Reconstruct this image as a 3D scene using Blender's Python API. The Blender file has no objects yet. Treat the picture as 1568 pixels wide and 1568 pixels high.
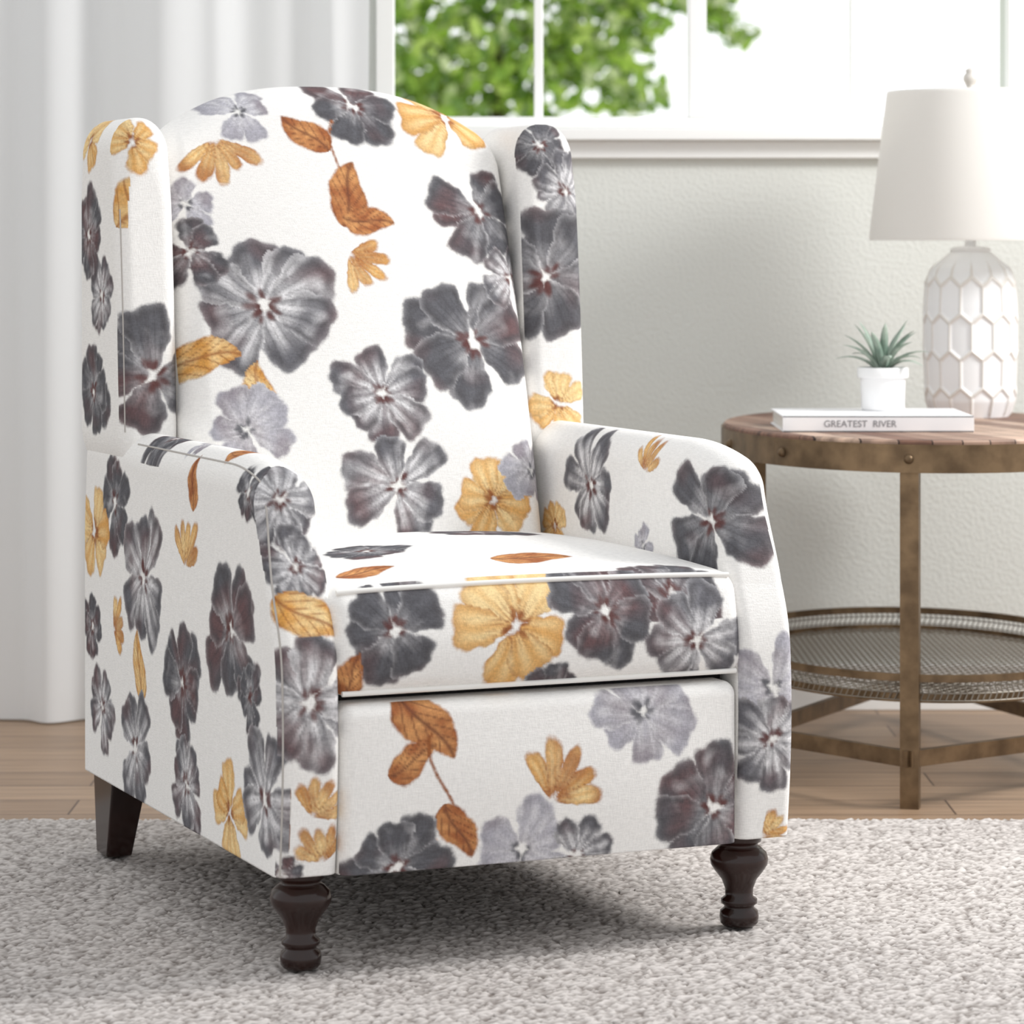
import bpy, bmesh, math, random
import numpy as np
from mathutils import Vector
random.seed(3); np.random.seed(3)
F=4800.; HC=.885; YH=370.   # focal length / eye height of the camera, horizon
ANG=math.radians(23.3)
OX,OY=.0357,3.896
def lin(c):
    c=np.array(c,float)/255.
    return np.where(c<=.04045,c/12.92,((c+.055)/1.055)**2.4)
def L4(c): 
    l=lin(c); return (float(l[0]),float(l[1]),float(l[2]),1)
scene=bpy.context.scene
try:
    scene.view_settings.view_transform='Standard'
except Exception as e: print(e)

# ------------------------------------------------------------- materials
def mat(name,col=(200,200,200),rough=.6,metal=0.,bump=None,noise=None,spec=None):
    m=bpy.data.materials.new(name); m.use_nodes=True
    nt=m.node_tree; b=nt.nodes['Principled BSDF']
    b.inputs['Base Color'].default_value=L4(col)
    b.inputs['Roughness'].default_value=rough; b.inputs['Metallic'].default_value=metal
    if spec is not None: b.inputs['Specular IOR Level'].default_value=spec
    tc=nt.nodes.new('ShaderNodeTexCoord')
    if noise:
        sc,c2,stretch=noise
        mp=nt.nodes.new('ShaderNodeMapping'); mp.inputs['Scale'].default_value=stretch
        n=nt.nodes.new('ShaderNodeTexNoise'); n.inputs['Scale'].default_value=sc; n.inputs['Detail'].default_value=5
        nt.links.new(tc.outputs['Object'],mp.inputs[0]); nt.links.new(mp.outputs[0],n.inputs['Vector'])
        r=nt.nodes.new('ShaderNodeValToRGB'); r.color_ramp.elements[0].position=.35; r.color_ramp.elements[1].position=.65
        r.color_ramp.elements[0].color=L4(col); r.color_ramp.elements[1].color=L4(c2)
        nt.links.new(n.outputs['Fac'],r.inputs[0]); nt.links.new(r.outputs[0],b.inputs['Base Color'])
    if bump:
        sc,st,dist=bump
        n=nt.nodes.new('ShaderNodeTexNoise'); n.inputs['Scale'].default_value=sc; n.inputs['Detail'].default_value=3
        nt.links.new(tc.outputs['Object'],n.inputs['Vector'])
        bp=nt.nodes.new('ShaderNodeBump'); bp.inputs['Strength'].default_value=st; bp.inputs['Distance'].default_value=dist
        nt.links.new(n.outputs['Fac'],bp.inputs['Height']); nt.links.new(bp.outputs[0],b.inputs['Normal'])
    return m

def fabric_mat():
    m=bpy.data.materials.new('floral_linen'); m.use_nodes=True
    nt=m.node_tree; N=nt.nodes; K=nt.links; b=N['Principled BSDF']
    b.inputs['Roughness'].default_value=.9; b.inputs['Specular IOR Level'].default_value=.12
    ink=N.new('ShaderNodeAttribute'); ink.attribute_name='ink'
    fl=N.new('ShaderNodeAttribute'); fl.attribute_name='fld'
    tc=N.new('ShaderNodeTexCoord')
    def noise(sc,det,stretch=None):
        n=N.new('ShaderNodeTexNoise'); n.inputs['Scale'].default_value=sc; n.inputs['Detail'].default_value=det
        if stretch:
            mp=N.new('ShaderNodeMapping'); mp.inputs['Scale'].default_value=stretch; K.new(tc.outputs['Object'],mp.inputs[0]); K.new(mp.outputs[0],n.inputs['Vector'])
        else: K.new(tc.outputs['Object'],n.inputs['Vector'])
        return n
    def rng(src,a,b_,c,d):
        mr=N.new('ShaderNodeMapRange')
        for k,v in zip(('From Min','From Max','To Min','To Max'),(a,b_,c,d)): mr.inputs[k].default_value=v
        K.new(src,mr.inputs['Value']); return mr
    n=noise(160,3)
    ma=N.new('ShaderNodeMath'); ma.operation='MULTIPLY_ADD'; ma.inputs[1].default_value=.004; ma.inputs[2].default_value=-.002
    K.new(n.outputs['Fac'],ma.inputs[0])
    ad=N.new('ShaderNodeMath'); ad.operation='ADD'; K.new(ma.outputs[0],ad.inputs[0]); K.new(fl.outputs['Fac'],ad.inputs[1])
    mr=rng(ad.outputs[0],-.0018,.0032,0,.97); mr.interpolation_type='SMOOTHSTEP'
    n3=noise(260,6); mr2=rng(n3.outputs['Fac'],.3,.7,.86,1.14)
    vm=N.new('ShaderNodeVectorMath'); vm.operation='SCALE'; K.new(ink.outputs['Vector'],vm.inputs[0]); K.new(mr2.outputs[0],vm.inputs['Scale'])
    mx=N.new('ShaderNodeMix'); mx.data_type='RGBA'
    mx.inputs[6].default_value=L4((250,248,245))
    K.new(mr.outputs[0],mx.inputs[0]); K.new(vm.outputs[0],mx.inputs[7])
    wa=noise(1,2,(900,900,110)); we=noise(1,2,(110,110,900))
    sm_=N.new('ShaderNodeMath'); sm_.operation='ADD'; K.new(wa.outputs['Fac'],sm_.inputs[0]); K.new(we.outputs['Fac'],sm_.inputs[1])
    wr=rng(sm_.outputs[0],.7,1.3,.92,1.06)
    v2=N.new('ShaderNodeVectorMath'); v2.operation='SCALE'; K.new(mx.outputs[2],v2.inputs[0]); K.new(wr.outputs[0],v2.inputs['Scale'])
    K.new(v2.outputs[0],b.inputs['Base Color'])
    bp=N.new('ShaderNodeBump'); bp.inputs['Strength'].default_value=.45; bp.inputs['Distance'].default_value=.001
    K.new(sm_.outputs[0],bp.inputs['Height']); K.new(bp.outputs[0],b.inputs['Normal'])
    return m

# ------------------------------------------------------------- mesh helpers
def link(o,parent=None):
    scene.collection.objects.link(o)
    if parent: o.parent=parent
    return o
def empty(name,loc=(0,0,0),rz=0):
    e=bpy.data.objects.new(name,None); e.location=loc; e.rotation_euler=(0,0,rz); e.empty_display_size=.1
    return link(e)
def mesh(name,V,Fc,m,parent=None,smooth=False):
    me=bpy.data.meshes.new(name); me.from_pydata([tuple(v) for v in V],[],[tuple(f) for f in Fc]); me.update()
    o=bpy.data.objects.new(name,me); me.materials.append(m)
    if smooth: me.polygons.foreach_set('use_smooth',[True]*len(me.polygons))
    return link(o,parent)
def boxes(name,bl,m,parent=None,bevel=0):
    V=[];Fc=[]
    for lo,hi in bl:
        k=len(V)
        for z in (lo[2],hi[2]):
            V+= [(lo[0],lo[1],z),(hi[0],lo[1],z),(hi[0],hi[1],z),(lo[0],hi[1],z)]
        Fc+=[(k,k+3,k+2,k+1),(k+4,k+5,k+6,k+7),(k,k+1,k+5,k+4),(k+1,k+2,k+6,k+5),(k+2,k+3,k+7,k+6),(k+3,k,k+4,k+7)]
    o=mesh(name,V,Fc,m,parent)
    if bevel:
        b=o.modifiers.new('b','BEVEL'); b.width=bevel; b.segments=3
        o.data.polygons.foreach_set('use_smooth',[True]*len(o.data.polygons))
        w=o.modifiers.new('w','WEIGHTED_NORMAL')
    return o
def lathe(name,prof,m,parent=None,loc=(0,0,0),seg=48,smooth=True,caps=True):
    V=[];Fc=[]
    for r,z in prof:
        for i in range(seg):
            a=2*math.pi*i/seg; V.append((loc[0]+r*math.cos(a),loc[1]+r*math.sin(a),loc[2]+z))
    for j in range(len(prof)-1):
        for i in range(seg):
            i2=(i+1)%seg; Fc.append((j*seg+i,j*seg+i2,(j+1)*seg+i2,(j+1)*seg+i))
    if caps:
        Fc.append(tuple(range(seg-1,-1,-1))); Fc.append(tuple((len(prof)-1)*seg+i for i in range(seg)))
    return mesh(name,V,Fc,m,parent,smooth)
def tube(name,pts,r,m,parent=None,cyc=False):
    cu=bpy.data.curves.new(name,'CURVE'); cu.dimensions='3D'; cu.bevel_depth=r; cu.bevel_resolution=3
    sp=cu.splines.new('POLY'); sp.points.add(len(pts)-1)
    for i,p in enumerate(pts): sp.points[i].co=(*p,1)
    sp.use_cyclic_u=cyc; cu.use_fill_caps=True
    o=bpy.data.objects.new(name,cu); cu.materials.append(m); return link(o,parent)

# ------------------------------------------------------------- print painting
def n2(x,y,seed,fr=1.):
    rs=np.random.RandomState(seed); out=0
    for k in range(5):
        a=rs.rand()*6.28; f=fr*(1+k*.8); ph=rs.rand()*6.28
        out=out+np.sin((x*math.cos(a)+y*math.sin(a))*f+ph+1.3*np.sin((y*math.cos(a)-x*math.sin(a))*f*.7+ph*2))/(1+.5*k)
    return out/2.6
def mix(a,b,t): 
    t=np.clip(t,0,1)
    t=t[:,None] if np.ndim(t) else t
    return a*(1-t)+b*t
C_=dict(grey=lin((94,94,100)),maroon=lin((108,78,80)),light=lin((238,236,238)),pale=lin((180,178,188)),dk=lin((54,51,56)),
        mar2=lin((92,48,46)),orange=lin((222,160,78)),olight=lin((248,218,160)),brown=lin((152,86,38)),leaf=lin((168,98,52)),
        llight=lin((220,158,98)),vein=lin((104,54,32)))
def paint(P,Nn,decs):
    n=len(P); ink=np.tile(lin((240,236,228)),(n,1)); fld=np.full(n,-.01)
    for d in decs:
        c=np.array(d['c']); r=np.array(d['r']); u=np.array(d['u']); nn=np.cross(r,u)
        kind=d['k']; seed=d['s']
        R=d['R']*(1.15 if 'leaf' in kind else (1. if kind=='stem' else 1.04)); D=P-c
        a=D@r/R; b=D@u/R; dn=D@nn
        ix=np.where((np.abs(dn)<.13)&(Nn@nn>.22)&(a*a+b*b<2.2))[0]
        if len(ix)==0: continue
        x=a[ix]; y=b[ix]; rs=np.random.RandomState(seed)
        cur=fld[ix].copy(); col=ink[ix].copy()
        def put(s,cc):
            nonlocal cur,col
            up=(s>0)|(s>cur); col[up]=cc[up]; cur=np.maximum(cur,np.where(up,s,cur))
        if kind in('leaf','oleaf'):
            ca,sa=math.cos(d['rot']),math.sin(d['rot'])
            X=x*ca+y*sa; Y=-x*sa+y*ca; Y=Y-.18*np.sin(X*2.2)
            t=(X+1)/2; tt=np.clip(t,0.001,.999)
            w=.56*np.sin(math.pi*tt**.75)**.85*(1+.10*np.abs(np.sin(t*9)))
            s=np.where((t>0)&(t<1),(w-np.abs(Y))*R*.8,-np.maximum(np.abs(X)-1,0)*R-.002-np.abs(Y)*R)
            base=C_['leaf'] if kind=='leaf' else C_['orange']; li=C_['llight'] if kind=='leaf' else C_['olight']
            cc=mix(np.tile(base,(len(X),1)),li,.45+.8*n2(X,Y,seed,4))
            vn=np.maximum(np.exp(-(Y/.05)**2),.8*np.clip(np.sin((t*1.0-np.abs(Y)*.8)*32)-.7,0,1)*3.4*(w>.08))
            cc=mix(cc,C_['vein'] if kind=='leaf' else C_['brown'],vn*.8)
            cc=mix(cc,C_['brown'],.55*np.exp(-np.maximum(s,0)/(.06*R)))
            put(s,cc)
        elif kind=='stem':
            ca,sa=math.cos(d['rot']),math.sin(d['rot'])
            X=x*ca+y*sa; Y=-x*sa+y*ca-.16*np.sin(X*2.6)
            s=.0026-np.abs(Y)*R; s=np.where(np.abs(X)<1,s,-.01)
            put(s,np.tile(C_['brown'],(len(X),1)))
        else:
            st=dict(dark=(7,.47,.6,0.),mixf=(7,.43,1.1,.1),pale=(6,.44,.6,1.),gold=(7,.42,0,0),bud=(5,.28,0,0))[kind]
            npet,W,ls,pl=st
            if kind!='bud':npet+=rs.randint(-1,2)
            ks=rs.permutation(npet)
            for k in ks:
                if kind=='bud': ang=d['rot']+(-.95+1.9*k/(npet-1)); Lk=.95+.35*rs.rand(); 
                else: ang=d['rot']+2*math.pi*(k+.35*rs.uniform(-1,1))/npet; Lk=rs.uniform(.78,1.12)
                ox,oy=(0,0)
                if kind=='bud': ox,oy=-.6*math.cos(d['rot']),-.6*math.sin(d['rot']); Lk*=1.2
                ca,sa=math.cos(ang),math.sin(ang)
                X=(x-ox)*ca+(y-oy)*sa; Y=-(x-ox)*sa+(y-oy)*ca
                Wk=W*rs.uniform(.85,1.15); ph=rs.rand()*6.28
                t=X/Lk; w=Wk*(.30+.78*np.clip(t,0,1)); 
                q=(np.abs((t-.55)/.48)**2.2+np.abs(Y/w)**2.2)**(1/2.2)
                th=np.arctan2(Y,X-.5*Lk)
                s=(1-q)*.36*R+R*.026*np.sin(5*th+ph)+R*.010*np.sin(11*th+2*ph)
                v=rs.uniform(-.3,.3); af=Y/np.maximum(w,.05)
                nz=n2(X*3,Y*3,seed+int(k),1.6)
                streak=.5+.5*np.sin(af*8+ph+1.0*nz)
                fine=.5+.5*np.sin(af*21+2*ph+1.5*nz)
                sp=np.maximum(s,0)/R
                if kind in('gold','bud'):
                    cc=mix(np.tile(C_['orange'],(len(X),1)),C_['olight'],.4+.6*streak*np.sin(np.clip(t,0,1)*3.1)+v)
                    cc=mix(cc,C_['brown'],(.8 if kind=='bud' else .5)*np.exp(-sp/.05))
                    cc=mix(cc,C_['brown'],np.clip(1.0-t*1.7,0,1)*(fine>.72)*.8)
                    if kind=='bud': cc=mix(cc,C_['leaf'],np.clip(n2(x,y,seed,2)+.3,0,1)*.7)
                else:
                    base=C_['grey']*(1-pl)+C_['pale']*pl
                    cc=mix(np.tile(base,(len(X),1)),C_['maroon']*(1-.6*pl)+C_['pale']*.6*pl,.95*np.clip(n2(x,y,seed+9,2.0)*1.5+.15,0,1))
                    lt=np.clip((.95 if kind=='dark' else 1.42)-1.6*t+.45*nz+.4*v,0,1)*(.4+.6*streak)*ls
                    cc=mix(cc,C_['light'],lt)
                    pool=np.clip(.5*np.exp(-((sp-.08)/.05)**2)+.35*(1-streak)*(t>.5)+.4*np.clip(v,0,1),0,1)
                    cc=mix(cc,C_['dk'],(1-.75*pl)*pool*.8)
                    cc=mix(cc,C_['dk'],(1-.6*pl)*.45*np.clip(fine-.72,0,1)*3*np.clip(1.2-abs(t-.45)*2.2,0,1))
                    # washed-out wet patches toward the tips
                    cc=mix(cc,C_['light'],.28*np.exp(-sp/.035)+.38*np.clip(nz-.35,0,1))
                put(s,cc)
            if kind!='bud':
                for k in range(18):
                    aa=rs.rand()*6.28; rr=.04+.17*rs.rand(); rad=rs.uniform(.025,.045)
                    dx=x-rr*math.cos(aa); dy=y-rr*math.sin(aa)
                    al=dx*math.cos(aa)+dy*math.sin(aa); pe=-dx*math.sin(aa)+dy*math.cos(aa)
                    m_=np.clip(1.6-np.hypot(al/2.0,pe)/rad,0,1)
                    dc=C_['brown'] if kind=='gold' else (C_['mar2'] if pl<.9 else C_['grey'])
                    col=mix(col,dc,m_*.8)
        fld[ix]=cur; ink[ix]=col
    return ink,fld

FAB=fabric_mat()
def lattice(n):
    nx,ny,nz=n; keys=[];quads=[];base=0
    for ax in range(3):
        ua,va=[(1,2),(2,0),(0,1)][ax]
        for side in (0,1):
            U,Vv=np.meshgrid(np.arange(n[ua]+1),np.arange(n[va]+1),indexing='ij')
            ijk=np.zeros(U.shape+(3,),int); ijk[...,ua]=U; ijk[...,va]=Vv; ijk[...,ax]=n[ax]*side
            keys.append(ijk.reshape(-1,3))
            idx=np.arange(U.size).reshape(U.shape)+base; base+=U.size
            q=np.stack([idx[:-1,:-1],idx[1:,:-1],idx[1:,1:],idx[:-1,1:]],-1).reshape(-1,4)
            if side==0:q=q[:,::-1]
            quads.append(q)
    K=np.concatenate(keys); Q=np.concatenate(quads)
    key=K[:,0]+(nx+1)*(K[:,1]+(ny+1)*K[:,2])
    u,i0,inv=np.unique(key,return_index=True,return_inverse=True)
    return K[i0],inv.reshape(-1)[Q]
def rbox(name,lo,hi,r,deform,decs,parent,res=.0025):
    lo=np.array(lo);hi=np.array(hi)
    n=np.maximum(np.ceil((hi-lo)/res).astype(int),4)
    K,Q=lattice(n)
    P=lo+K*(hi-lo)/n
    r=r(P) if callable(r) else np.array(r,float)*np.ones(3)
    q=np.clip(P,lo+r,hi-r); d=(P-q)/r; ln=np.linalg.norm(d,axis=1,keepdims=True)
    P=q+r*d/np.maximum(ln,1e-9)
    if deform: P=deform(P)
    me=bpy.data.meshes.new(name); me.vertices.add(len(P)); me.vertices.foreach_set('co',P.astype(np.float32).ravel())
    me.loops.add(len(Q)*4); me.loops.foreach_set('vertex_index',Q.astype(np.int32).ravel())
    me.polygons.add(len(Q)); me.polygons.foreach_set('loop_start',(np.arange(len(Q))*4).astype(np.int32))
    me.polygons.foreach_set('use_smooth',np.ones(len(Q),bool))
    me.update(calc_edges=True); me.validate()
    Nn=np.zeros(len(P)*3,np.float32); me.vertex_normals.foreach_get('vector',Nn); Nn=Nn.reshape(-1,3)
    ink,fld=paint(P,Nn,decs)
    a=me.attributes.new('ink','FLOAT_VECTOR','POINT'); a.data.foreach_set('vector',ink.astype(np.float32).ravel())
    a=me.attributes.new('fld','FLOAT','POINT'); a.data.foreach_set('value',fld.astype(np.float32))
    me.materials.append(FAB)
    o=bpy.data.objects.new(name,me); link(o,parent)
    return o

# ------------------------------------------------------------- fabric print layout
# per upholstery panel (chair-local point, right axis, up axis); motifs are placed in panel
# millimetres (base-36 packed: right+900, up+80, (radius-20)/3)
PL=dict(
 L=((-.348,0,0),(0,-1,0),(0,0,1)), B=((0,.60,.58),(1,0,0),(0,.27,.963)), S=((0,0,0),(1,0,0),(0,0,1)),
 F=((0,-.01,0),(1,0,0),(0,0,1)), A=((0,0,0),(1,0,0),(0,0,1)), A2=((0,.065,0),(1,0,0),(0,0,1)),
 T=((0,0,.478),(1,0,0),(0,1,0)), RI=((.276,0,0),(0,-1,0),(0,0,1)), RC=((.283,.085,0),(.7071,-.7071,0),(0,0,1)),
 WO=((-.352,0,0),(0,-1,0),(0,0,1)), WF=((0,.655,0),(1,0,0),(0,0,1)))
CODE=('pwzzfl1zzau0zzjjxyl9nmzm6oqyldp1wy9psvr5p9tw7kxs8supwaiicwl8ibunbtnqqrpeojiihqc8kfow5jtncdpskwjtxkafvutibvtlg9'
 'l695drndzkq75pajq5b7u42afhg009o1004jkdohnydmjrfdyhuwcrhhzc33pkb67kpae9k5994l98aglt6r5kp6g1po8bassachvj6sjo75yeqa5jajl5pfg6i2cggfu8goe77gfbfkgv845gx6k4fl5p25tgnh9ye4pfri44fafu9lui67kedcq2tf9j6fby7ewatjmbbc83y8ge9caq88n7jkf477fk16yenr80k2jbgb4copc6nsl72gr2f2guu837kuigjlmpg0uq7xcur9ycswcxcpctxok79cihbkhiin492fe8h8fc3szgrlxxazfxu94fy35q3')
KIND='''B dark 20|B pale 60|B gold 10|B bud -85|B leaf 130|B stem 80|B leaf 65|B leaf -15|B bud -35|B mixf 15|B dark 80|B pale 0|B dark 40|B dark 15|B mixf 50|B oleaf -10|B oleaf 80|B pale 20|B mixf 33|B gold 30|B mixf 10|B pale 0|T dark 20|T dark 0|T leaf -10|T leaf 10|T dark 0|T mixf 0|T gold 0|S dark 15|S gold 40|S dark 70|S mixf 10|S leaf 60|S dark 0|F leaf -60|F leaf 20|F stem 100|F leaf -70|F leaf 80|F bud 60|F pale 10|F dark 30|F pale 30|F mixf 10|F dark 0|A2 mixf 10|A2 mixf 60|A2 oleaf -40|A mixf 15|A bud 60|A bud 100|A dark 10|L dark 10|L mixf 40|L leaf 90|L bud 80|L dark 20|L dark 10|L gold 15|L bud 20|L dark 50|L dark 0|L mixf 10|L oleaf 90|L mixf 33|L mixf 15|L gold 35|L mixf 5|L dark 35|WO mixf 20|WO oleaf 60|WO dark 30|WO gold 10|WO dark 20|WF dark 20|WF gold 30|WF dark 45|WF mixf 5|WF dark 35|WF gold 15|RI mixf 10|RI bud 80|RI gold 10|RI pale 10|RC dark 25|A pale 15|A mixf 45|A bud 10'''.split('|')
FIX={0:1.248,1:1.238,2:1.237}
DEC={}
assert len(CODE)==5*len(KIND),(len(CODE),len(KIND))
for i,kk in enumerate(KIND):
    pl,k,ro=kk.split(); cd_=CODE[5*i:5*i+5]
    a=(int(cd_[:2],36)-900)/1000; b=(int(cd_[2:4],36)-80)/1000; R=(int(cd_[4],36)*3+20)/1000
    if i in FIX: b=FIX[i]
    p0,r,u=[np.array(v,float) for v in PL[pl]]; u/=np.linalg.norm(u); nn=np.cross(r,u)
    DEC.setdefault(pl,[]).append(dict(c=r*a+u*b+nn*(p0@nn),r=r,u=u,R=R,k=k,rot=math.radians(float(ro)),s=100+i))
def top_dec(x,y,R,k,ro,s): DEC.setdefault('AT',[]).append(dict(c=np.array((x,y,.62)),r=np.array((1.,0,0)),u=np.array((0,1.,0)),R=R,k=k,rot=math.radians(ro),s=s))
top_dec(-.31,.52,.055,'dark',0,301); top_dec(-.30,.22,.036,'leaf',-70,302); top_dec(-.305,.38,.03,'pale',0,303)
def D(*k): return [d for q in k for d in DEC.get(q,[])]

# ------------------------------------------------------------- chair
chair=empty('wingback_recliner',(OX,OY,0),ANG)
sm=lambda t:np.clip(t,0,1)**2*(3-2*np.clip(t,0,1))
def arm_def(P):
    P=P.copy(); P[:,2]=np.maximum(P[:,2],.12); y=P[:,1].copy(); z=P[:,2].copy()
    fade=np.clip(1-y/.5,0,1); right=P[:,0]>0
    P[:,1]+=(np.where(right,.062,.075)*sm((z-.36)/.27)-.012*np.sin(math.pi*np.clip((z-.12)/.33,0,1)))*fade
    k=np.clip((.16-y)/.16,0,1); P[:,2]-=.022*k*k*np.clip((z-.4)/.2,0,1)
    sgn=np.sign(P[:,0]); out=np.clip((np.abs(P[:,0])-.29)/.04,0,1)
    P[:,0]+=sgn*out*.006*np.sin(math.pi*np.clip((z-.12)/.5,0,1))*np.sin(math.pi*np.clip(y/.87,0,1))
    return P
def arm_r(P):
    t=sm((P[:,2]-.46)/.12)
    return np.stack([.017+.022*t,.020+.010*t,np.full(len(P),.045)],1)
def wing_def(P):
    P=P.copy(); z=P[:,2]; t=np.clip((z-.58)/.48,0,1); w=np.clip(1-(P[:,1]-.64)/.23,0,1)
    P[:,1]+=.045*t*w-.006*np.sin(math.pi*t)*w
    return P
def wing_r(P):
    t=sm((P[:,2]-.93)/.10)
    return np.stack([.022+.018*t,.026+.012*t,np.full(len(P),.050)],1)
rbox('arm_left',(-.345,0,.075),(-.266,.87,.618),arm_r,arm_def,D('L','A','A2','AT'),chair)
rbox('arm_right',(.276,0,.075),(.354,.87,.622),arm_r,arm_def,D('RI','RC','A'),chair)
rbox('wing_left',(-.351,.64,.57),(-.266,.87,1.06),wing_r,wing_def,D('WO','WF'),chair)
rbox('wing_right',(.268,.64,.57),(.361,.87,1.06),wing_r,wing_def,D('WF'),chair)
def back_def(P):
    P=P.copy(); x=P[:,0]; zn=(P[:,2]-.42)/.68
    zt=1.03+.085*(1-np.abs(x/.266)**2.6); P[:,2]=.42+zn*(zt-.42); z=P[:,2]
    yf=.570+.24*(z-.48)+.12*(z-.48)**2
    fr=1-P[:,1]/.14
    P[:,1]=P[:,1]+yf-.034*(1-(x/.266)**2)*np.sin(math.pi*np.clip(zn,0,1)**.8)*fr
    return P
rbox('backrest',(-.266,0,.42),(.268,.13,1.10),(.036,.060,.045),back_def,D('B'),chair)
rbox('outer_back',(-.335,.77,.12),(.335,.868,1.0),(.03,.03,.03),None,[],chair,res=.02)
SX=.006
def seat_def(P):
    P=P.copy(); x=P[:,0]-SX;y=P[:,1].copy();t=(P[:,2]-.335)/.13
    cr=np.clip(1-(x/.280)**2,0,1)
    P[:,1]+=.025*t*np.clip(1-y/.3,0,1)-.020*np.sin(math.pi*np.clip(t,0,1))*np.clip(1-y/.1,0,1)*cr**.3
    P[:,2]+=.030*cr**.6*np.sin(math.pi*np.clip((y+.02)/.66,0,1))**.7*np.clip(t,0,1)
    return P
rbox('seat_cushion',(-.274,-.003,.333),(.285,.62,.460),(.022,.020,.022),seat_def,D('T','S'),chair)
def foot_def(P):
    P=P.copy(); P[:,2]=np.maximum(P[:,2],.118); x=P[:,0]; t=(P[:,2]-.118)/.209
    P[:,1]-=.012*(1-((x-SX)/.272)**2)*np.sin(math.pi*np.clip(t,0,1))*np.clip(1-(P[:,1]+.008)/.05,0,1)
    return P
rbox('footrest_panel',(-.265,-.006,.10),(.274,.06,.324),(.016,.018,.018),foot_def,D('F'),chair)
white=mat('piping_cream',(246,244,240),.85)
seamm=mat('seam_thread',(190,185,180),.9)
for nm,z in (('piping_upper',.456),('piping_lower',.337)):
    xs=np.linspace(-.262,.273,60); P=np.stack([xs,np.full(60,.003),np.full(60,z)],1)
    Q=seat_def(P); Q[:,1]-=.001
    tube(nm,Q,.0034,white,chair)
zs=np.linspace(.121,.575,70); P=np.stack([np.zeros(70),np.zeros(70),zs],1); r=arm_r(P)
P[:,0]=-.345+r[:,0]*.293; P[:,1]=r[:,1]*.293
T=[(-.3335,y,.618-.0132) for y in np.linspace(.03,.62,60)]
tube('arm_seam_1',arm_def(np.concatenate([P,np.array(T)])),.0014,seamm,chair)
zs=np.linspace(.62,.93,50); P=np.stack([np.zeros(50),np.zeros(50),zs],1); r=wing_r(P)
P[:,0]=-.351+r[:,0]*.293; P[:,1]=.64+r[:,1]*.293
tube('wing_seam_1',wing_def(P),.0011,seamm,chair)
blk=mat('underframe_black',(22,20,20),.9)  # inner base; shade of the gaps is put into its black colour
boxes('underframe',[((-.262,.04,.14),(.27,.80,.40))],blk,chair)
legm=mat('espresso_wood',(46,22,16),.2,spec=.5,noise=(18,(30,14,11),(1,1,.3)))
prof=[(.004,0),(.021,0),(.0245,.004),(.0255,.012),(.0245,.019),(.0195,.023),(.0195,.026),(.0235,.029),(.0235,.034),(.018,.038),(.0185,.048),(.023,.060),(.031,.070),(.0368,.079),(.0378,.086),(.0355,.094),(.028,.101),(.0245,.103),(.0245,.107),(.0285,.109),(.0295,.116),(.0285,.128),(.01,.13)]
for i,x in enumerate((-.298,.303)):
    lathe('front_leg_%d'%(i+1),prof,legm,chair,(x,.05,0))
for i,sx in enumerate((-1,1)):
    V=[];
    for z,ya,yb,xa,xb in ((.135,.735,.84,.283,.337),(.0,.80,.855,.290,.328)):
        V+=[(sx*xa,ya,z),(sx*xb,ya,z),(sx*xb,yb,z),(sx*xa,yb,z)]
    o=mesh('rear_leg_%d'%(i+1),V,[(0,1,2,3),(7,6,5,4),(0,4,5,1),(1,5,6,2),(2,6,7,3),(3,7,4,0)],legm,chair)
    b=o.modifiers.new('b','BEVEL');b.width=.003;b.segments=2

# ------------------------------------------------------------- room
WY=6.05; K=WY/F
def wx(px): return (px-784)*K
def wz(py): return HC+(YH-py)*K
wallm=mat('wall_plaster',(226,228,223),.9,bump=(120,.3,.007))
hx0,hx1,hz0,hz1=wx(600),wx(1545),wz(180),2.35
FZ=-.018
boxes('wall_back',[((-4,WY,FZ),(hx0,WY+.12,2.8)),((hx1,WY,FZ),(4,WY+.12,2.8)),((hx0,WY,FZ),(hx1,WY+.12,hz0)),((hx0,WY,hz1),(hx1,WY+.12,2.8))],wallm)
trim=mat('white_trim',(250,250,248),.45)
wb=[((wx(576),WY-.02,hz0-.06),(hx0+.005,WY+.02,hz1+.06)),((hx1-.005,WY-.02,hz0-.06),(hx1+.06,WY+.02,hz1+.06)),
 ((hx0,WY+.02,hz0-.01),(hx1,WY+.07,wz(178)+.0)),
 ((wx(1055),WY+.0,hz0),(wx(1082),WY+.08,hz1)),((wx(818),WY+.03,hz0),(wx(832),WY+.06,hz1)),((wx(1304),WY+.03,hz0),(wx(1316),WY+.06,hz1)),
 ((hx0,WY+.03,2.0),(hx1,WY+.06,2.02)),((hx0,WY,hz1-.03),(hx1,WY+.08,hz1)),
 ((hx0,WY-.005,wz(196)),(hx1,WY+.03,wz(181)))]
boxes('window_1',wb+[((wx(560),WY-.06,wz(216)),(hx1+.10,WY+.03,wz(198))),((wx(570),WY-.025,wz(243)),(hx1+.07,WY,wz(216)))],trim,None,.003)
boxes('baseboard_back',[((-4,WY-.015,FZ),(4,WY,.07))],trim,None,.003)
m=bpy.data.materials.new('oak_planks'); m.use_nodes=True; nt=m.node_tree; b=nt.nodes['Principled BSDF']; b.inputs['Roughness'].default_value=.42
tc=nt.nodes.new('ShaderNodeTexCoord')
br=nt.nodes.new('ShaderNodeTexBrick'); br.inputs['Scale'].default_value=1; br.inputs['Brick Width'].default_value=1.4; br.inputs['Row Height'].default_value=.13; br.inputs['Mortar Size'].default_value=.002
br.inputs['Color1'].default_value=L4((172,144,118)); br.inputs['Color2'].default_value=L4((146,120,97)); br.inputs['Mortar'].default_value=L4((92,70,54))
nt.links.new(tc.outputs['Object'],br.inputs['Vector'])
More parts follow.
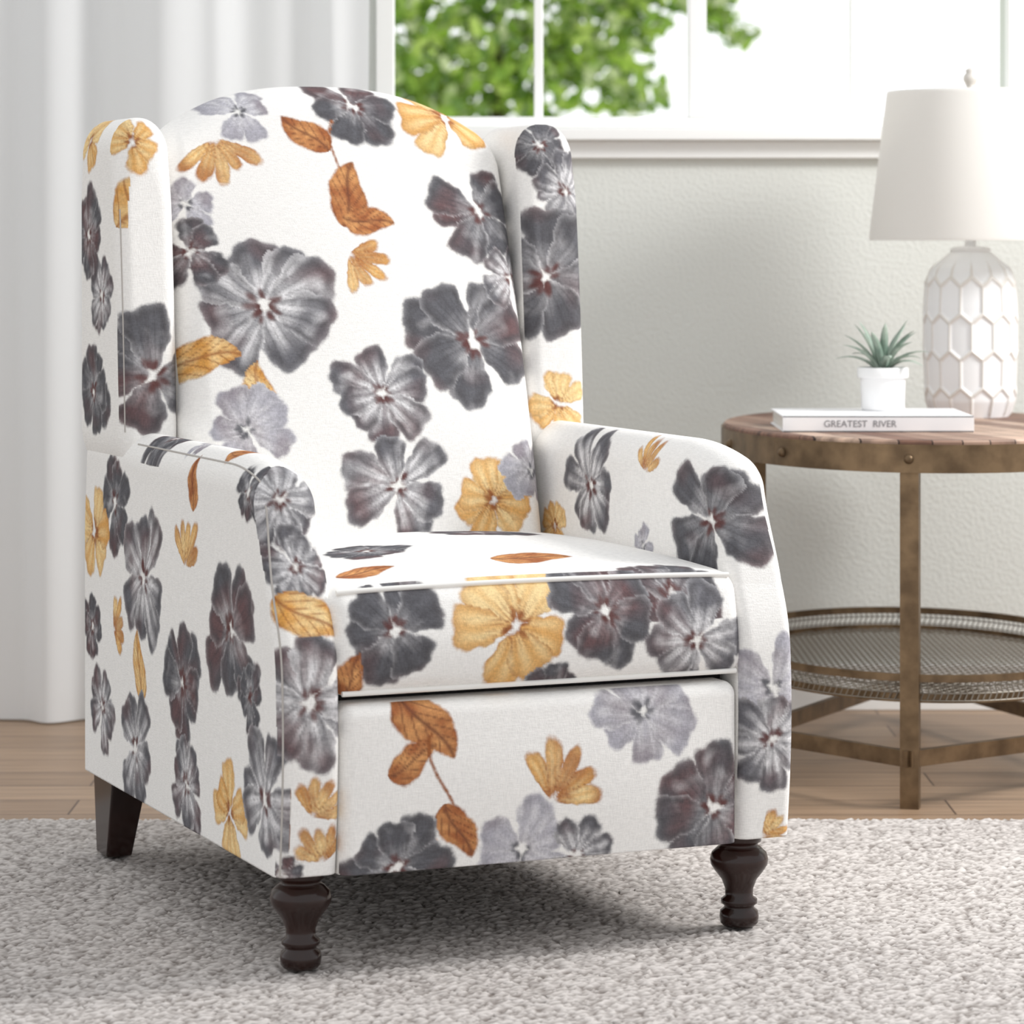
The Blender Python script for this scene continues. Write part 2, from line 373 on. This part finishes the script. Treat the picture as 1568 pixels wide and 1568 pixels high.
mp=nt.nodes.new('ShaderNodeMapping'); mp.inputs['Scale'].default_value=(1.5,22,1); nt.links.new(tc.outputs['Object'],mp.inputs[0])
nz=nt.nodes.new('ShaderNodeTexNoise'); nz.inputs['Scale'].default_value=3; nz.inputs['Detail'].default_value=7; nt.links.new(mp.outputs[0],nz.inputs['Vector'])
mr=nt.nodes.new('ShaderNodeMapRange'); mr.inputs['From Min'].default_value=.3;mr.inputs['From Max'].default_value=.7;mr.inputs['To Min'].default_value=.72;mr.inputs['To Max'].default_value=1.12
nt.links.new(nz.outputs['Fac'],mr.inputs[0]); vs=nt.nodes.new('ShaderNodeVectorMath'); vs.operation='SCALE'
nt.links.new(br.outputs['Color'],vs.inputs[0]); nt.links.new(mr.outputs[0],vs.inputs['Scale']); nt.links.new(vs.outputs[0],b.inputs['Base Color'])
boxes('floor',[((-4,-1.5,FZ-.1),(4,WY+.12,FZ))],m)
# rug
RX0,RX1,RY0,RY1=-1.6,1.7,2.4,4.83; rs_=.0042
nx=int((RX1-RX0)/rs_); ny=int((RY1-RY0)/rs_)
X,Y=np.meshgrid(np.linspace(RX0,RX1,nx),np.linspace(RY0,RY1,ny),indexing='ij')
Z=np.random.rand(nx,ny); Z=.7*Z+.3*(Z+np.roll(Z,1,0)+np.roll(Z,1,1)+np.roll(Z,1,(0,1)))/4
big=n2(X*1.0,Y*1.0,5,9)*.0004
hh=Z.copy(); Z=-.0075+Z*.0058+big
X=X+np.random.uniform(-.4,.4,X.shape)*rs_; Y=Y+np.random.uniform(-.4,.4,X.shape)*rs_
for sl in (np.s_[0,:],np.s_[-1,:],np.s_[:,0],np.s_[:,-1]): Z[sl]=FZ+.001
V=np.stack([X,Y,Z],-1).reshape(-1,3); idx=np.arange(nx*ny).reshape(nx,ny)
Q=np.stack([idx[:-1,:-1],idx[1:,:-1],idx[1:,1:],idx[:-1,1:]],-1).reshape(-1,4)
me=bpy.data.meshes.new('rug'); me.vertices.add(len(V)); me.vertices.foreach_set('co',V.astype(np.float32).ravel())
me.loops.add(len(Q)*4); me.loops.foreach_set('vertex_index',Q.astype(np.int32).ravel())
me.polygons.add(len(Q)); me.polygons.foreach_set('loop_start',(np.arange(len(Q))*4).astype(np.int32)); me.polygons.foreach_set('use_smooth',np.ones(len(Q),bool))
me.update(calc_edges=True)
at=me.attributes.new('tuft','FLOAT','POINT'); at.data.foreach_set('value',hh.astype(np.float32).ravel())
rm=bpy.data.materials.new('rug_pile'); rm.use_nodes=True; nt=rm.node_tree; b=nt.nodes['Principled BSDF']; b.inputs['Roughness'].default_value=1; b.inputs['Specular IOR Level'].default_value=.05
a=nt.nodes.new('ShaderNodeAttribute'); a.attribute_name='tuft'
r=nt.nodes.new('ShaderNodeValToRGB'); r.color_ramp.elements[0].position=.15; r.color_ramp.elements[0].color=L4((130,122,117)); r.color_ramp.elements[1].position=.78; r.color_ramp.elements[1].color=L4((216,210,206))
nt.links.new(a.outputs['Fac'],r.inputs[0]); nt.links.new(r.outputs[0],b.inputs['Base Color'])
me.materials.append(rm); link(bpy.data.objects.new('rug',me))
# curtain
cm=bpy.data.materials.new('curtain_sheer'); cm.use_nodes=True; nt=cm.node_tree; b=nt.nodes['Principled BSDF']
b.inputs['Base Color'].default_value=L4((250,251,252)); b.inputs['Roughness'].default_value=.9
tr=nt.nodes.new('ShaderNodeBsdfTranslucent'); tr.inputs[0].default_value=L4((251,252,253)); mxs=nt.nodes.new('ShaderNodeMixShader'); mxs.inputs[0].default_value=.25
nt.links.new(b.outputs[0],mxs.inputs[1]); nt.links.new(tr.outputs[0],mxs.inputs[2]); nt.links.new(mxs.outputs[0],nt.nodes['Material Output'].inputs[0])
nx,nz_=420,40; V=[]
for i in range(nx):
    x=-1.7+(1.7-.262)*i/(nx-1)
    for j in range(nz_):
        z=FZ+.004+2.6*j/(nz_-1); s=1-.25*z/2.6
        y=5.88+.028*s*math.sin(x*24+1.2*math.sin(x*7)+.15*z)+.009*math.sin(x*61+z*.3)+.012*math.sin(x*13)
        V.append((x+.01*math.sin(x*31+z),y,z))
Fc=[(i*nz_+j,(i+1)*nz_+j,(i+1)*nz_+j+1,i*nz_+j+1) for i in range(nx-1) for j in range(nz_-1)]
mesh('curtain',V,Fc,cm,None,True)

# ------------------------------------------------------------- side table
TC=(.70,5.45); RXT,RYT=.335,.48; TZ=HC-.3156
tab=empty('side_table',(TC[0],TC[1],FZ)); tz=TZ-FZ
bronze=mat('aged_bronze',(132,110,84),.42,.7,noise=(25,(98,80,60),(1,1,1)))
def ring(name,rx,ry,z0,z1,th,m,seg=128):
    V=[];Fc=[]
    for i in range(seg):
        a=2*math.pi*i/seg; c,s=math.cos(a),math.sin(a)
        V+=[(rx*c,ry*s,z0),(rx*c,ry*s,z1),((rx-th)*c,(ry-th)*s,z1),((rx-th)*c,(ry-th)*s,z0)]
    for i in range(seg):
        k=4*i;l=4*((i+1)%seg)
        for q in range(4): Fc.append((k+q,l+q,l+(q+1)%4,k+(q+1)%4))
    return mesh(name,V,Fc,m,tab)
wm=bpy.data.materials.new('reclaimed_wood'); wm.use_nodes=True; nt=wm.node_tree; b=nt.nodes['Principled BSDF']; b.inputs['Roughness'].default_value=.55
tc=nt.nodes.new('ShaderNodeTexCoord'); mp=nt.nodes.new('ShaderNodeMapping'); mp.inputs['Rotation'].default_value=(0,0,1.25); nt.links.new(tc.outputs['Object'],mp.inputs[0])
br=nt.nodes.new('ShaderNodeTexBrick'); br.inputs['Scale'].default_value=1; br.inputs['Brick Width'].default_value=.5; br.inputs['Row Height'].default_value=.045; br.inputs['Mortar Size'].default_value=.0012
br.inputs['Color1'].default_value=L4((198,170,150)); br.inputs['Color2'].default_value=L4((116,80,64)); br.inputs['Mortar'].default_value=L4((58,42,35)); nt.links.new(mp.outputs[0],br.inputs['Vector'])
mp2=nt.nodes.new('ShaderNodeMapping'); mp2.inputs['Rotation'].default_value=(0,0,1.25); mp2.inputs['Scale'].default_value=(3,40,1); nt.links.new(tc.outputs['Object'],mp2.inputs[0])
nz=nt.nodes.new('ShaderNodeTexNoise'); nz.inputs['Scale'].default_value=2.; nz.inputs['Detail'].default_value=8; nt.links.new(mp2.outputs[0],nz.inputs['Vector'])
mr=nt.nodes.new('ShaderNodeMapRange'); mr.inputs['From Min'].default_value=.3;mr.inputs['From Max'].default_value=.7;mr.inputs['To Min'].default_value=.42;mr.inputs['To Max'].default_value=1.4
nt.links.new(nz.outputs['Fac'],mr.inputs[0]); vs=nt.nodes.new('ShaderNodeVectorMath'); vs.operation='SCALE'
nt.links.new(br.outputs['Color'],vs.inputs[0]); nt.links.new(mr.outputs[0],vs.inputs['Scale']); nt.links.new(vs.outputs[0],b.inputs['Base Color'])
V=[];seg=128
for z,e in ((tz-.02,.004),(tz-.003,.004),(tz,.007)):
    V+=[((RXT-e)*math.cos(2*math.pi*i/seg),(RYT-e)*math.sin(2*math.pi*i/seg),z) for i in range(seg)]
Fc=[(j*seg+i,j*seg+(i+1)%seg,(j+1)*seg+(i+1)%seg,(j+1)*seg+i) for j in range(2) for i in range(seg)]+[tuple(range(seg-1,-1,-1)),tuple(2*seg+i for i in range(seg))]
mesh('tabletop',V,Fc,wm,tab)
ring('top_rim',RXT,RYT,tz-.052,tz-.007,.005,bronze)
def leg(name,dx,dy):
    a=math.atan2(dy/RYT,dx/RXT); w=.015; t=.010
    n=Vector((math.cos(a)/RXT,math.sin(a)/RYT,0)).normalized(); tg=Vector((-n.y,n.x,0)); p=Vector((RXT*math.cos(a),RYT*math.sin(a),0))-n*.006
    V=[]
    for z in (0,tz-.045):
        for sa,sb in ((-1,-1),(1,-1),(1,1),(-1,1)):
            q=p+tg*sa*w+n*(sb*t-.01); V.append((q.x,q.y,z))
    o=mesh(name,V,[(0,3,2,1),(4,5,6,7),(0,1,5,4),(1,2,6,5),(2,3,7,6),(3,0,4,7)],bronze,tab); return p
ps=[leg('leg_1',-.07,-.47),leg('leg_2',-.304,-.2),leg('leg_3',.055,.47),leg('leg_4',.304,-.2)]
def bar(name,p,q,z,w=.006,h=.013):
    d=(q-p).normalized(); n=Vector((-d.y,d.x,0))
    V=[]
    for zz in (z-h,z+h):
        for e in (p-n*w,q-n*w,q+n*w,p+n*w): V.append((e.x,e.y,zz))
    mesh(name,V,[(0,3,2,1),(4,5,6,7),(0,1,5,4),(1,2,6,5),(2,3,7,6),(3,0,4,7)],bronze,tab)
bar('stretcher_1',ps[0],ps[1],.080); bar('stretcher_2',ps[0],ps[3],.080)
bar('stretcher_3',ps[2],ps[1],.080); bar('stretcher_4',ps[2],ps[3],.080)
for k,a in enumerate((-102,-140,-62,-168,-20)):
    a=math.radians(a); x=RXT*math.cos(a); y=RYT*math.sin(a)
    bpy.ops.mesh.primitive_uv_sphere_add(radius=.008,segments=16,ring_count=8,location=(x,y,tz-.03)); o=bpy.context.object
    o.name='rivet_%d'%k; o.data.materials.append(bronze); o.parent=tab; [setattr(p_,'use_smooth',True) for p_ in o.data.polygons]
sz=.19
ring('shelf_rim_top',RXT-.012,RYT-.012,sz+.012,sz+.024,.006,bronze)
ring('shelf_rim_bottom',RXT-.02,RYT-.02,sz-.022,sz-.008,.006,bronze)
wire=mat('wire_mesh_metal',(140,134,124),.45,.5)
bm=bmesh.new(); st=.011; vd={}
def gv(i,j,z=sz-.015):
    if (i,j) not in vd: vd[(i,j)]=bm.verts.new((i*st,j*st*1.3,z))
    return vd[(i,j)]
for i in range(-32,33):
    for j in range(-36,37):
        if (i+j)%2: continue
        if ((i*st)/(RXT-.03))**2+((j*st*1.3)/(RYT-.035))**2<1:
            bm.faces.new((gv(i-1,j),gv(i,j-1),gv(i+1,j),gv(i,j+1)))
me=bpy.data.meshes.new('shelf_mesh'); bm.to_mesh(me); o=bpy.data.objects.new('shelf_mesh',me); me.materials.append(wire); link(o,tab)
w=o.modifiers.new('w','WIREFRAME'); w.thickness=.0022
V=[];Fc=[];n=200
for j in range(4):
    for i in range(n):
        a=2*math.pi*(i+.5*(j%2))/n; V.append(((RXT-.016)*math.cos(a),(RYT-.016)*math.sin(a),sz-.018+.012*j))
for j in range(3):
    for i in range(n): Fc.append((j*n+i,j*n+(i+1)%n,(j+1)*n+(i+1)%n,(j+1)*n+i))
o=mesh('shelf_wall_mesh',V,Fc,wire,tab); w=o.modifiers.new('w','WIREFRAME'); w.thickness=.0022

# ------------------------------------------------------------- book
bx0,bx1,by0,by1=.448,.765,5.19,5.43; bh=.027
bk=empty('book',((bx0+bx1)/2,(by0+by1)/2,TZ)); hw=(bx1-bx0)/2; hd=(by1-by0)/2
cov=mat('book_cover',(244,244,246),.4); pg=mat('book_pages',(232,230,224),.8,noise=(6,(214,212,206),(1,1,150)))
boxes('cover',[((-hw,-hd,0),(hw,hd,.003)),((-hw,-hd,bh-.003),(hw,hd,bh)),((-hw,-hd,0),(hw,-hd+.003,bh))],cov,bk,.0008)
boxes('pages',[((-hw+.004,-hd+.002,.003),(hw-.004,hd-.004,bh-.003))],pg,bk)
tx=bpy.data.curves.new('title','FONT'); tx.body='GREATEST  RIVER'; tx.size=.0155; tx.align_x='CENTER'; tx.align_y='CENTER'; tx.extrude=.0002
to=bpy.data.objects.new('title',tx); tx.materials.append(mat('title_ink',(130,130,134),.6)); to.location=(-.03,-hd-.0003,bh/2); to.rotation_euler=(math.pi/2,0,0); link(to,bk)

# ------------------------------------------------------------- succulent
pot=empty('potted_succulent',(.634,5.36,TZ+bh)); cer=mat('white_ceramic',(246,246,246),.2)
lathe('pot',[(.02,0),(.034,0),(.037,.004),(.0385,.05),(.0385,.056),(.0435,.056),(.044,.058),(.044,.072),(.0425,.074),(.039,.074),(.038,.06),(.01,.06)],cer,pot)
lathe('soil',[(.001,.066),(.038,.066)],mat('soil',(70,58,48),1,bump=(200,1,.01)),pot,caps=False)
gm=mat('succulent_green',(120,142,128),.5,noise=(30,(186,200,186),(1,1,.4)))
V=[];Fc=[];rs=np.random.RandomState(4)
leaves=[(t*2.39996,.22+.95*(t/20.),.098-.022*(t/20.)) for t in range(20)]
for az,ti,Ln in leaves:
    k=len(V); nS=9; ti+=rs.uniform(-.08,.08); az+=rs.uniform(-.2,.2)
    for s_ in range(nS):
        t=s_/(nS-1); bend=ti*(.55+.75*t)
        rr=.006+Ln*t*math.sin(bend); zz=.064+Ln*t*math.cos(bend)*1.0
        w=.0095*(1-t)**.7*(.6+1.2*t)+.0004; th=.0038*(1-t)+.0003
        c,s=math.cos(az),math.sin(az)
        for (o1,o2) in ((-w,.3*w),(0,-th),(w,.3*w),(0,th)):
            V.append((rr*c-o1*s-o2*c*.6,rr*s+o1*c-o2*s*.6,zz+o2*.8))
    for s_ in range(nS-1):
        for q in range(4):
            Fc.append((k+4*s_+q,k+4*s_+(q+1)%4,k+4*(s_+1)+(q+1)%4,k+4*(s_+1)+q))
mesh('leaves',V,Fc,gm,pot,True)

# ------------------------------------------------------------- lamp
LY=5.66; LX=(1486-784)/F*LY; s=LY/F
lamp=empty('table_lamp',(LX,LY,TZ))
zb=lambda py:(HC+(YH-py)*s)-TZ
cm2=bpy.data.materials.new('glazed_honeycomb'); cm2.use_nodes=True; nt=cm2.node_tree; b=nt.nodes['Principled BSDF']; b.inputs['Roughness'].default_value=.18
a=nt.nodes.new('ShaderNodeAttribute'); a.attribute_name='edge'
r=nt.nodes.new('ShaderNodeValToRGB'); r.color_ramp.elements[0].color=L4((247,248,249)); r.color_ramp.elements[1].color=L4((222,216,207)); nt.links.new(a.outputs['Fac'],r.inputs[0]); nt.links.new(r.outputs[0],b.inputs['Base Color'])
top=zb(385)
prof=[(0,.070),(.012,.074),(.03,.080),(.12,.0835),(.20,.083),(top-.055,.080),(top-.03,.070),(top-.012,.052),(top,.036)]
zs=[p[0] for p in prof]; rr_=[p[1] for p in prof]
nt_,nz_=352,220
Th,Zz=np.meshgrid(np.linspace(0,2*math.pi,nt_,endpoint=False),np.linspace(0,top,nz_),indexing='ij')
Rr=np.interp(Zz,zs,rr_)
for _ in range(6): Rr[:,1:-1]=(Rr[:,:-2]+Rr[:,1:-1]*2+Rr[:,2:])/4
U=Th/(2*math.pi)*13; W=Zz/.066
d1=np.full(U.shape,9.);d2=np.full(U.shape,9.)
for j in range(-1,8):
    off=.5*(j%2)
    for di in (-1,0,1):
        cu=np.round(U-off)+off+di; d_=np.hypot(U-cu,(W-j-.2)*1.0)
        n1=np.minimum(d1,d_); d2=np.minimum(np.maximum(d1,d_),d2); d1=n1
e=1-sm((d2-d1)/.20)
e=e*sm(Zz/.01)*sm((top-.012-Zz)/.02)
Rr=Rr+.0040*e-.0015
V=np.stack([Rr*np.cos(Th),Rr*np.sin(Th),Zz],-1).reshape(-1,3); idx=np.arange(nt_*nz_).reshape(nt_,nz_); nxt=np.roll(idx,-1,0)
Q=np.stack([idx[:,:-1],nxt[:,:-1],nxt[:,1:],idx[:,1:]],-1).reshape(-1,4)
o=mesh('base',V.tolist(),Q.tolist()+[idx[:,0][::-1].tolist(),idx[:,-1].tolist()],cm2,lamp,True)
at=o.data.attributes.new('edge','FLOAT','POINT'); at.data.foreach_set('value',(e*.8).astype(np.float32).ravel())
lathe('neck',[(.036,top-.002),(.037,top+.004),(.030,top+.008),(.010,top+.010),(.010,top+.05)],cer,lamp)
z0,z1=zb(368),zb(140)
sh=bpy.data.materials.new('linen_shade'); sh.use_nodes=True; nt=sh.node_tree; b=nt.nodes['Principled BSDF']; b.inputs['Base Color'].default_value=L4((248,246,242)); b.inputs['Roughness'].default_value=.9
tc=nt.nodes.new('ShaderNodeTexCoord'); n=nt.nodes.new('ShaderNodeTexNoise'); n.inputs['Scale'].default_value=300; bp=nt.nodes.new('ShaderNodeBump'); bp.inputs['Strength'].default_value=.2; bp.inputs['Distance'].default_value=.001
nt.links.new(tc.outputs['Object'],n.inputs['Vector']); nt.links.new(n.outputs[0],bp.inputs['Height']); nt.links.new(bp.outputs[0],b.inputs['Normal'])
tr=nt.nodes.new('ShaderNodeBsdfTranslucent'); tr.inputs[0].default_value=L4((248,245,240)); mxs=nt.nodes.new('ShaderNodeMixShader'); mxs.inputs[0].default_value=.25
nt.links.new(b.outputs[0],mxs.inputs[1]); nt.links.new(tr.outputs[0],mxs.inputs[2]); nt.links.new(mxs.outputs[0],nt.nodes['Material Output'].inputs[0])
rb,rt=.181,.150
lathe('shade',[(rb,z0),(rb+.001,z0+.006),(rt+.001,z1-.006),(rt,z1),(rt-.002,z1),(rt-.001,z1-.006),(rb-.001,z0+.006),(rb-.002,z0),(rb,z0)],sh,lamp,seg=96,caps=False)
for k in range(3):
    a=k*2*math.pi/3; tube('spider_%d'%k,[(0,0,z1-.005),((rt-.002)*math.cos(a),(rt-.002)*math.sin(a),z1-.005)],.0018,bronze,lamp)
tube('harp',[(0,0,top+.04),(0,0,z1)],.003,bronze,lamp)
finm=mat('finial_stone',(214,209,202),.35)
lathe('finial',[(.006,z1-.004),(.012,z1),(.013,z1+.004),(.007,z1+.007),(.010,z1+.014),(.0135,z1+.021),(.013,z1+.028),(.008,z1+.034),(.010,z1+.038),(.005,z1+.042),(.001,z1+.043)],finm,lamp,seg=24)

# ------------------------------------------------------------- outside
lawn=mat('lawn',(150,180,100),1)
boxes('lawn',[((-20,WY+.13,-.4),(20,40,-.3))],lawn)
bark=mat('bark',(96,84,66),.9)
gms=[mat('foliage_bright',(212,236,124),.6),mat('foliage_mid',(180,212,108),.6),mat('foliage_deep',(136,168,92),.6),mat('foliage_pale',(242,249,204),.6)]  # leaf greens lightened so their colour stands in for sunlight
def tree(name,x,y,blobs,seed,n):
    e=empty(name,(x,y,-.3)); rs=np.random.RandomState(seed)
    lathe('trunk',[(.11,0),(.08,1.0),(.05,2.2),(.02,2.8)],bark,e,seg=14)
    for gi,g in enumerate(gms):
        V=[];Fc=[]
        for bx,bz,br_ in blobs:
            cnt=int(n*br_*br_/4*rs.uniform(.6,1.4))
            for _ in range(cnt):
                v=rs.normal(size=3); v=v/np.linalg.norm(v)*br_*rs.rand()**.4
                c=np.array([bx,0,bz])+v*np.array([1,.8,1]); 
                a=rs.normal(size=3);a/=np.linalg.norm(a); b_=np.cross(a,rs.normal(size=3)); b_/=np.linalg.norm(b_); L=rs.uniform(.035,.085)
                k=len(V)
                for q in range(6):
                    an=q*math.pi/3; V.append(tuple(c+a*L*math.cos(an)+b_*L*.6*math.sin(an)))
                Fc.append(tuple(range(k,k+6)))
        mesh('leaves_%d'%gi,V,Fc,g,e)
tree('tree',-.1,22,[(-.5,2.7,.75),(.25,3.1,.6),(-.5,2.1,.5),(.7,2.5,.4),(-1.4,3.1,.9),(.1,3.9,.9),(1.0,2.9,.35),(.2,2.35,.4),(.95,2.2,.25),(1.5,2.85,.22),(1.7,2.65,.14),(1.45,3.2,.3)],2,2000)

# ------------------------------------------------------------- lights / world / camera
w=bpy.data.worlds.new('World'); scene.world=w; w.use_nodes=True; nt=w.node_tree
bg=nt.nodes['Background']; bg.inputs[0].default_value=(.97,.985,1,1)
tc=nt.nodes.new('ShaderNodeTexCoord'); sx=nt.nodes.new('ShaderNodeSeparateXYZ'); nt.links.new(tc.outputs['Generated'],sx.inputs[0])
mr=nt.nodes.new('ShaderNodeMapRange'); mr.interpolation_type='SMOOTHSTEP'
for k,v in zip(('From Min','From Max','To Min','To Max'),(.1,.9,.88,1.6)): mr.inputs[k].default_value=v
nt.links.new(sx.outputs['Y'],mr.inputs['Value']); nt.links.new(mr.outputs[0],bg.inputs[1])
def area(name,loc,tgt,size,power,col=(1,1,1)):
    l=bpy.data.lights.new(name,'AREA'); l.shape='RECTANGLE'; l.size=size[0]; l.size_y=size[1]; l.energy=power; l.color=col
    o=bpy.data.objects.new(name,l); o.location=loc; o.rotation_euler=(Vector(tgt)-Vector(loc)).to_track_quat('-Z','Y').to_euler(); link(o)
area('softbox_light',(2.3,4.7,2.0),(0,4.0,.2),(.7,.7),62,(1,.99,.975))
cd=bpy.data.cameras.new('camera'); cd.lens=F/1568*36; cd.sensor_width=36; cd.shift_y=-(784-YH)/1568
cd.dof.use_dof=True; cd.dof.focus_distance=4.2; cd.dof.aperture_fstop=7
co=bpy.data.objects.new('camera',cd); co.location=(0,0,HC); co.rotation_euler=(math.pi/2,0,0); link(co); scene.camera=co
cd.clip_end=200
